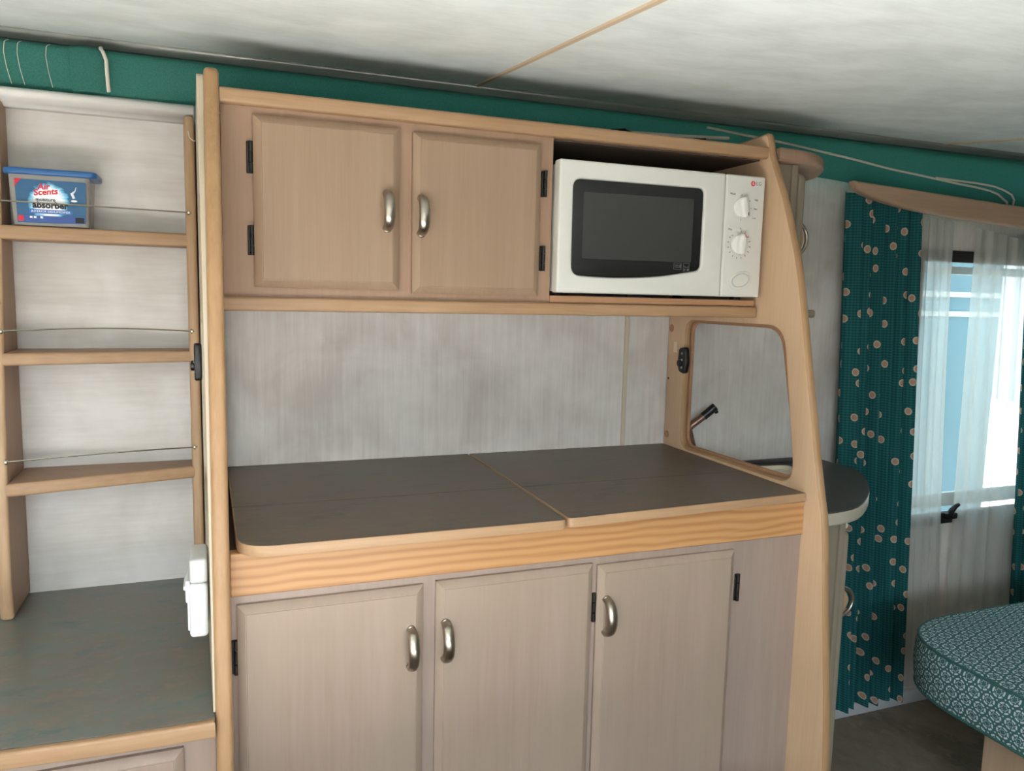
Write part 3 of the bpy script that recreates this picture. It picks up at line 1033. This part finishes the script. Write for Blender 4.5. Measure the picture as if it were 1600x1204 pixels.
# ------------------------------------------------------------------ vanity corner right of the end panel
X1 = XR + .0185
uc = thing('vanity_wall_cupboard', 'wall cupboard with a curved overhanging top behind the right end panel', 'cupboard', (1.13, 1.5, 1.195))
bm = new_bm()
add_box(bm, (X1 + .006, 1.352, 1.205), (1.138, 1.668, 1.512))
obj('carcass', bm, M['vanity'], uc)
obj('stile', box((1.138, 1.346, 1.205), (1.154, 1.37, 1.5125), .002), M['vanity'], uc)
bm = plate(rounded([(1.352, 1.225), (1.655, 1.225), (1.655, 1.500), (1.352, 1.500)], [.01, .01, .02, .02]), (), .019, .006, YZ, 1.1725)
d = obj('door', bm, M['vanity'], uc)
bm = tube([(1.18 + .030 * math.sin(a), 1.372, 1.361 - .034 * math.cos(a)) for a in [PI * i / 16 for i in range(17)]], .0042, 10)
obj('handle', bm, M['metal'], d)
obj('handle_boss', plate(rounded([(1.178, 1.332), (1.198, 1.340), (1.204, 1.361), (1.198, 1.382), (1.178, 1.390)], .008), (), .006, .002, XZ, -1.376), M['oak_z'], d)
tp = [(X1 + .004, 1.668), (X1 + .004, 1.318), (1.13, 1.322), (1.19, 1.338), (1.245, 1.375), (1.290, 1.425), (1.325, 1.49), (1.335, 1.57), (1.33, 1.668)]
tp = smooth_poly(tp, {2, 3, 4, 5, 6})
obj('top_shelf', plate(tp, (), .026, .008, XY, 1.5265, two=True), [M['pelmet'], M['frame_up']], uc)
obj('bottom_shelf', plate(rounded([(X1 + .004, 1.666), (X1 + .004, 1.349), (1.232, 1.349), (1.232, 1.666)], [.0, .0, .012, .02]), (), .017, .005, XY, 1.1995), M['vanity'], uc)

vc = thing('vanity_cupboard', 'low cupboard with a door under the rounded dark washstand counter', 'cupboard', (1.17, 1.45, 0))
obj('carcass', box((X1 + .006, 1.262, 0), (1.250, 1.668, .758)), M['vanity'], vc)
obj('stile', box((1.250, 1.256, 0), (1.266, 1.28, .758), .002), M['vanity'], vc)
bm = plate(rounded([(1.262, .05), (1.64, .05), (1.64, .728), (1.262, .728)], [.01, .01, .014, .014]), (), .016, .005, YZ, 1.2765)
d = obj('door', bm, M['vanity'], vc)
bm = tube([(1.2835 + .038 * math.sin(a), 1.276, .562 - .033 * math.cos(a)) for a in [PI * i / 16 for i in range(17)]], .0042, 10)
obj('handle', bm, M['metal'], d)
obj('handle_boss', plate(rounded([(1.282, .532), (1.304, .540), (1.314, .562), (1.304, .584), (1.282, .592)], .008), (), .006, .002, XZ, -1.281), M['oak_z'], d)
obj('door_catch', lathe([(.008, 0), (.008, .006), (.005, .008)], (1.266, 1.264, .744), (1, 0, 0), 14), M['cream_plastic'], vc)
ck = thing('washstand_counter', 'small rounded dark counter with a pale edge right of the kitchen', 'worktop', (1.25, 1.45, .758))
cc = [(X1 + .002, 1.669), (X1 + .002, 1.222), (1.19, 1.222), (1.285, 1.244), (1.394, 1.322), (1.470, 1.400), (1.520, 1.460), (1.558, 1.525), (1.566, 1.60), (1.566, 1.669)]
cc = smooth_poly(cc, {2, 3, 4, 5, 6, 7})
obj('laminate_top', plate([(1.3 + (x - 1.3) * .998, 1.45 + (y - 1.45) * .998) for x, y in cc], (), .004, .0005, XY, .7885), M['counter_dark'], ck)
obj('edge_board', plate(cc, (), .028, .004, XY, .7726), M['edge_trim'], ck)
obj('upstand', box((X1 + .004, 1.658, .7905), (1.56, 1.669, .800), .001), M['counter_dark'], ck)
# basin and tap
bs = thing('washbasin', 'cream washbasin set into the dark counter seen through the cut-out', 'basin', (1.27, 1.52, .79))
ob = rounded([(1.10, 1.445), (1.345, 1.455), (1.40, 1.60), (1.10, 1.60)], .04, 8)
ib = rounded([(1.115, 1.46), (1.335, 1.47), (1.38, 1.585), (1.115, 1.585)], .035, 8)
bm = new_bm()
loops = [[bm.verts.new((x, y, z)) for x, y in L] for L, z in ((ob, .7906), (ob, .799), (ib, .8015), ([(1.24 + (x - 1.24) * .96, 1.525 + (y - 1.525) * .94) for x, y in ib], .7935), ([(1.24 + (x - 1.24) * .90, 1.525 + (y - 1.525) * .88) for x, y in ib], .7925))]
for A, B in zip(loops, loops[1:]):
    n = len(A)
    for j in range(n): bm.faces.new((A[j], A[(j + 1) % n], B[(j + 1) % n], B[j]))
bm.faces.new(loops[-1])
obj('bowl', bm, M['cream_plastic'], bs)
obj('drain', lathe([(.014, 0), (.014, .0012), (.010, .0016)], (1.22, 1.525, .7925), (0, 0, 1), 20), M['metal'], bs)
tpv = thing('basin_tap', 'brown tube tap with a black spout end leaning behind the cut-out', 'tap', (1.140, 1.640, .79))
obj('tube', tube([(1.140, 1.640, .7912), (1.138, 1.640, .81), (1.116, 1.638, .880), (1.110, 1.637, .898), (1.116, 1.634, .908), (1.150, 1.624, .936)], [.011, .0095, .009, .009, .009, .009], 14), M['bronze'], tpv)
bm = tube([(1.144, 1.626, .931), (1.172, 1.617, .957)], .0105, 14)
add_tube(bm, [(1.171, 1.617, .953), (1.177, 1.616, .941)], .005, 8)
obj('spout_end', bm, M['black'], tpv, label='black spout end')
obj('base_ring', lathe([(.016, 0), (.016, .004), (.012, .008)], (1.140, 1.640, .7905), (0, 0, 1), 18), M['black'], tpv)

# ------------------------------------------------------------------ canvas skirt between wall top and roof edge
def canvas_pt(x, s):
    """s=0 at the roof rail, 1 at the lower hem"""
    lowz = 1.568 if x < .0 else (1.562 if x < 1.15 else 1.562 - min((x - 1.15) * .045, .05))
    z = 1.655 + (lowz - 1.655) * (s * .55 if s < .42 else .231 + (s - .42) * 1.3259)
    bulge = .050 * (math.sin(PI * .5 * min(s / .42, 1)) if s < .42 else math.cos(PI * .5 * (s - .42) / .58 * .75))
    w = .006 * math.sin(x * 9 + s * 3) + .004 * math.sin(x * 23 + s * 5) * s
    if x < -.17: w += .010 * math.sin(PI * s)
    return Vector((x, 1.650 - bulge * (1.0 if x < 1.0 else .8) - w * s, z))


cv = thing('canvas_skirt', 'green tent canvas skirt hanging between the roof rail and the wall tops', 'canvas', (1.0, 1.65, 1.56))
bm = new_bm()
NX, NS = 220, 14
grid = [[bm.verts.new(canvas_pt(-1.28 + 4.5 * i / NX, j / NS)) for j in range(NS + 1)] for i in range(NX + 1)]
for i in range(NX):
    for j in range(NS): bm.faces.new((grid[i][j], grid[i + 1][j], grid[i + 1][j + 1], grid[i][j + 1]))
obj('canvas_sheet', bm, M['canvas'], cv, smooth=180)
# overlapping flap at the left with cream tape along its edge
bm = new_bm()
g = []
for i in range(13):
    row = []
    x = -.235 + (-.180 + .235) * i / 12
    for j in range(NS + 1):
        p = canvas_pt(x, j / NS * .99)
        p.y -= .009 + .008 * math.sin(PI * i / 12)
        p.z = min(p.z, 1.648)
        row.append(bm.verts.new(p))
    g.append(row)
for i in range(12):
    for j in range(NS): bm.faces.new((g[i][j], g[i + 1][j], g[i + 1][j + 1], g[i][j + 1]))
obj('canvas_flap', bm, M['canvas'], cv, smooth=180)


def on_canvas(pts, off=.004, n=8):
    out = []
    for (x0, s0), (x1, s1) in zip(pts, pts[1:]):
        for k in range(n):
            t_ = k / n
            p = canvas_pt(x0 + (x1 - x0) * t_, s0 + (s1 - s0) * t_)
            p.y -= off
            out.append(p)
    p = canvas_pt(*pts[-1]); p.y -= off
    out.append(p)
    return out


obj('edge_tape', tube(on_canvas([(-.188, .08), (-.184, .35), (-.176, .55), (-.176, .97)], .017), .0035, 8, flat=(1, .5)), M['piping'], cv, label='cream tape along the flap edge')
obj('zip_tape', tube(on_canvas([(1.10, .42), (1.30, .52), (1.6, .66), (1.85, .76), (2.0, .80), (2.06, .825), (2.10, .855), (2.127, .895), (2.160, .94), (2.170, 1.0)], .004), .003, 8), M['piping'], cv, label='cream zip tape curving to the pelmet')
obj('zip_tape', tube(on_canvas([(1.85, .745), (2.0, .74), (2.07, .755), (2.115, .785), (2.160, .83), (2.182, .89), (2.192, 1.0)], .005), .0028, 8), M['piping'], cv, label='second cream zip tape beside the first')
for x in (-.335, -.315, -.272):
    obj('crease_line', tube(on_canvas([(x + .006, .25), (x + .002, .38), (x, .55), (x + .0015, .75), (x + .004, .95)], .0015), .0006, 5), M['piping'], cv)
# folded flap and its strap on top of the overhead cupboard
obj('edge_tape', tube([(.36, 1.55, 1.566), (.42, 1.54, 1.580), (.60, 1.535, 1.582), (.82, 1.53, 1.583), (1.0, 1.535, 1.590), (1.12, 1.55, 1.600)], .004, 8), M['piping'], cv)
bm = tube([(.80, 1.53, 1.583), (.83, 1.523, 1.587), (.86, 1.53, 1.580)], .0035, 8)
add_tube(bm, [(.62, 1.53, 1.578), (.83, 1.525, 1.579), (1.05, 1.54, 1.590)], .0028, 6)
obj('strap_hook', bm, M['black'], cv, label='dark strap with a hook')

# ------------------------------------------------------------------ pelmet, curtains, nets
pv = [(1.520, 1.535), (2.45, 1.494), (2.45, 1.428), (2.10, 1.452), (1.90, 1.461), (1.74, 1.473), (1.62, 1.489), (1.555, 1.504), (1.528, 1.516)]
pe = tag(obj('pelmet', plate(smooth_poly(pv, {3, 4, 5, 6, 7}), (), .03, .008, XZ, -1.575), M['pelmet']), 'brown wooden pelmet board with a curved end above the curtains', 'pelmet')


def sheet(x_tl, x_tr, x_bl, x_br, zt, zb, y, folds, amp, nx, nz, seed, uvk=1., ragged=0., gather=0.):
    rnd = random.Random(seed)
    bm = new_bm()
    uvl = bm.loops.layers.uv.new('UVMap')
    ph = [rnd.uniform(0, 6.28) for _ in range(5)]
    def pos(u, v):
        # v 0 top, 1 bottom
        xl = x_tl(v) if callable(x_tl) else x_tl + (x_bl - x_tl) * v
        xr = x_tr(v) if callable(x_tr) else x_tr + (x_br - x_tr) * v
        uu = u + .018 * math.sin(2 * PI * u * 3 + ph[0]) + .012 * math.sin(2 * PI * u * 7 + ph[1] + v * 1.2)
        f = math.sin(2 * PI * folds * uu + ph[2] + .5 * math.sin(v * 2.5 + ph[3]))
        f2 = math.sin(2 * PI * folds * .43 * uu + ph[4] + v * .9)
        a = amp * (.55 + .45 * v) * (1 - gather * (1 - min(v * 5, 1)))
        ztop = zt(xl + (xr - xl) * u) if callable(zt) else zt
        return Vector((xl + (xr - xl) * u, y - a * f - a * .55 * f2, ztop + (zb - ztop) * v + ragged * math.sin(u * 9) * v))
    G = [[bm.verts.new(pos(i / nx, j / nz)) for j in range(nz + 1)] for i in range(nx + 1)]
    arc = [0.]
    for i in range(nx): arc.append(arc[-1] + (G[i + 1][nz // 2].co - G[i][nz // 2].co).length)
    for i in range(nx):
        for j in range(nz):
            f = bm.faces.new((G[i][j], G[i][j + 1], G[i + 1][j + 1], G[i + 1][j]))
            for lp_, (a, b) in zip(f.loops, ((i, j), (i, j + 1), (i + 1, j + 1), (i + 1, j))):
                lp_[uvl].uv = (arc[a] * uvk, G[a][b].co.z)
    return bm


ztp = lambda x: 1.522 - (x - 1.52) * .13
tag(obj('curtain', sheet(1.545, 1.806, 1.618, 1.874, ztp, .058, 1.618, 6.0, .020, 190, 40, 3), M['curtain'], smooth=180),
    'full length teal curtain with beige dots gathered left of the window', 'curtain', 'teal dotted curtains')
tag(obj('curtain', sheet(2.228, 2.50, 2.335, 2.60, 1.44, .058, 1.618, 7.5, .013, 150, 40, 8), M['curtain'], smooth=180),
    'teal dotted curtain hanging at the right side of the window, cut by the picture edge', 'curtain')
n1r = lambda v: 1.985 + .10 * v ** 1.4
n2l = lambda v: 2.066 + .03 * v
tag(obj('net_curtain', sheet(1.806, n1r, 1.872, None, ztp, .06, 1.652, 6, .0055, 120, 24, 5), M['net'], smooth=180), 'sheer white net curtain beside the full teal curtain', 'net curtain', 'sheer net curtains')
tag(obj('net_curtain', sheet(n2l, 2.33, None, 2.40, ztp, .06, 1.646, 5, .008, 110, 24, 11), M['net'], smooth=180), 'sheer white net curtain over the middle of the bright window', 'net curtain', 'sheer net curtains')

# ------------------------------------------------------------------ bench with green patterned cushion
bx0, by0, by1 = 1.478, .35, 1.335
outl = rounded([(bx0, by0), (2.6, by0), (2.6, by1), (bx0 + .012, by1)], [.04, .04, .04, .21], 14)
cs = thing('seat_cushion', 'thick green seat cushion with pale ring pattern and rounded corner on the bench', 'cushion', (2.0, .85, .33))


def cushion_bm(outl, z0, z1, crown):
    bm = new_bm()
    uvl = bm.loops.layers.uv.new('UVMap')
    cx, cy = 2.04, .85
    n = len(outl)
    arc = [0.]
    for i in range(n): arc.append(arc[-1] + (Vector(outl[(i + 1) % n]) - Vector(outl[i])).length)
    # side rings
    prof_ = [(0.0, z0), (.006, z0 + .03), (.008, (z0 + z1) / 2), (.006, z1 - .02), (0, z1)]
    rings = []
    for o_, z in prof_:
        L = []
        for (x, y) in outl:
            d_ = Vector((x - cx, y - cy)).normalized()
            L.append(bm.verts.new((x + d_.x * o_, y + d_.y * o_, z)))
        rings.append(L)
    zs = [0, .03, .065, .11, .13]
    for k in range(len(rings) - 1):
        for j in range(n):
            f = bm.faces.new((rings[k][j], rings[k][(j + 1) % n], rings[k + 1][(j + 1) % n], rings[k + 1][j]))
            for lp_, (jj, kk) in zip(f.loops, ((j, k), (j + 1, k), (j + 1, k + 1), (j, k + 1))):
                lp_[uvl].uv = (arc[jj], zs[kk])
    def top(t, base, sgn):
        L = []
        for (x, y) in outl:
            L.append(bm.verts.new((x + (cx - x) * t, y + (cy - y) * t, base + sgn * crown * (1 - (1 - t) ** 6))))
        return L
    for base, ring, sgn in ((z1, rings[-1], 1), (z0, rings[0], -1)):
        prev = ring
        for t in (.015, .04, .08, .15, .3, .6, .9):
            cur = top(t, base, sgn if sgn > 0 else 0)
            for j in range(n):
                f = bm.faces.new((prev[j], prev[(j + 1) % n], cur[(j + 1) % n], cur[j]))
                for lp_ in f.loops: lp_[uvl].uv = (lp_.vert.co.x * .95 + lp_.vert.co.y * .3, lp_.vert.co.y * .95 - lp_.vert.co.x * .3)
            prev = cur
        f = bm.faces.new(prev)
        for lp_ in f.loops: lp_[uvl].uv = (lp_.vert.co.x, lp_.vert.co.y)
    return bm


obj('cover', cushion_bm(outl, .332, .452, .012), M['cushion'], cs, smooth=50)
for z in (.335, .450):
    bm = tube([(x - .001, y, z) for x, y in outl], .0032, 8, closed=True)
    obj('piping', bm, M['cushion_pipe'], cs)
bn = thing('bench_base', 'pale wooden bench base under the green cushion', 'bench', (2.1, .85, 0))
bm = new_bm()
add_box(bm, (1.612, .42, 0), (2.55, 1.15, .318), .003)
obj('box', bm, M['bench'], bn)
obj('seat_board', plate([(1.5 + .02, .40), (2.57, .40), (2.57, 1.29), (1.62, 1.29), (1.52, 1.2)], (), .014, .002, XY, .3245), M['bench'], bn)
obj('corner_post', box((1.598, .42, 0), (1.612, .46, .318), .002), M['oak_z'], bn)

# ------------------------------------------------------------------ unseen pale block added to bounce sunlight onto the ceiling
bd = thing('bed', 'pale bed with a white cover under the long window behind the camera', 'bed', (.25, -.4, 0))
obj('base', box((-1.2, -.88, 0), (.76, .60, .34), .004), M['bench'], bd)
obj('mattress', box((-1.22, -.89, .34), (.78, .62, .50), .04, 4), M['bed_cover'], bd)
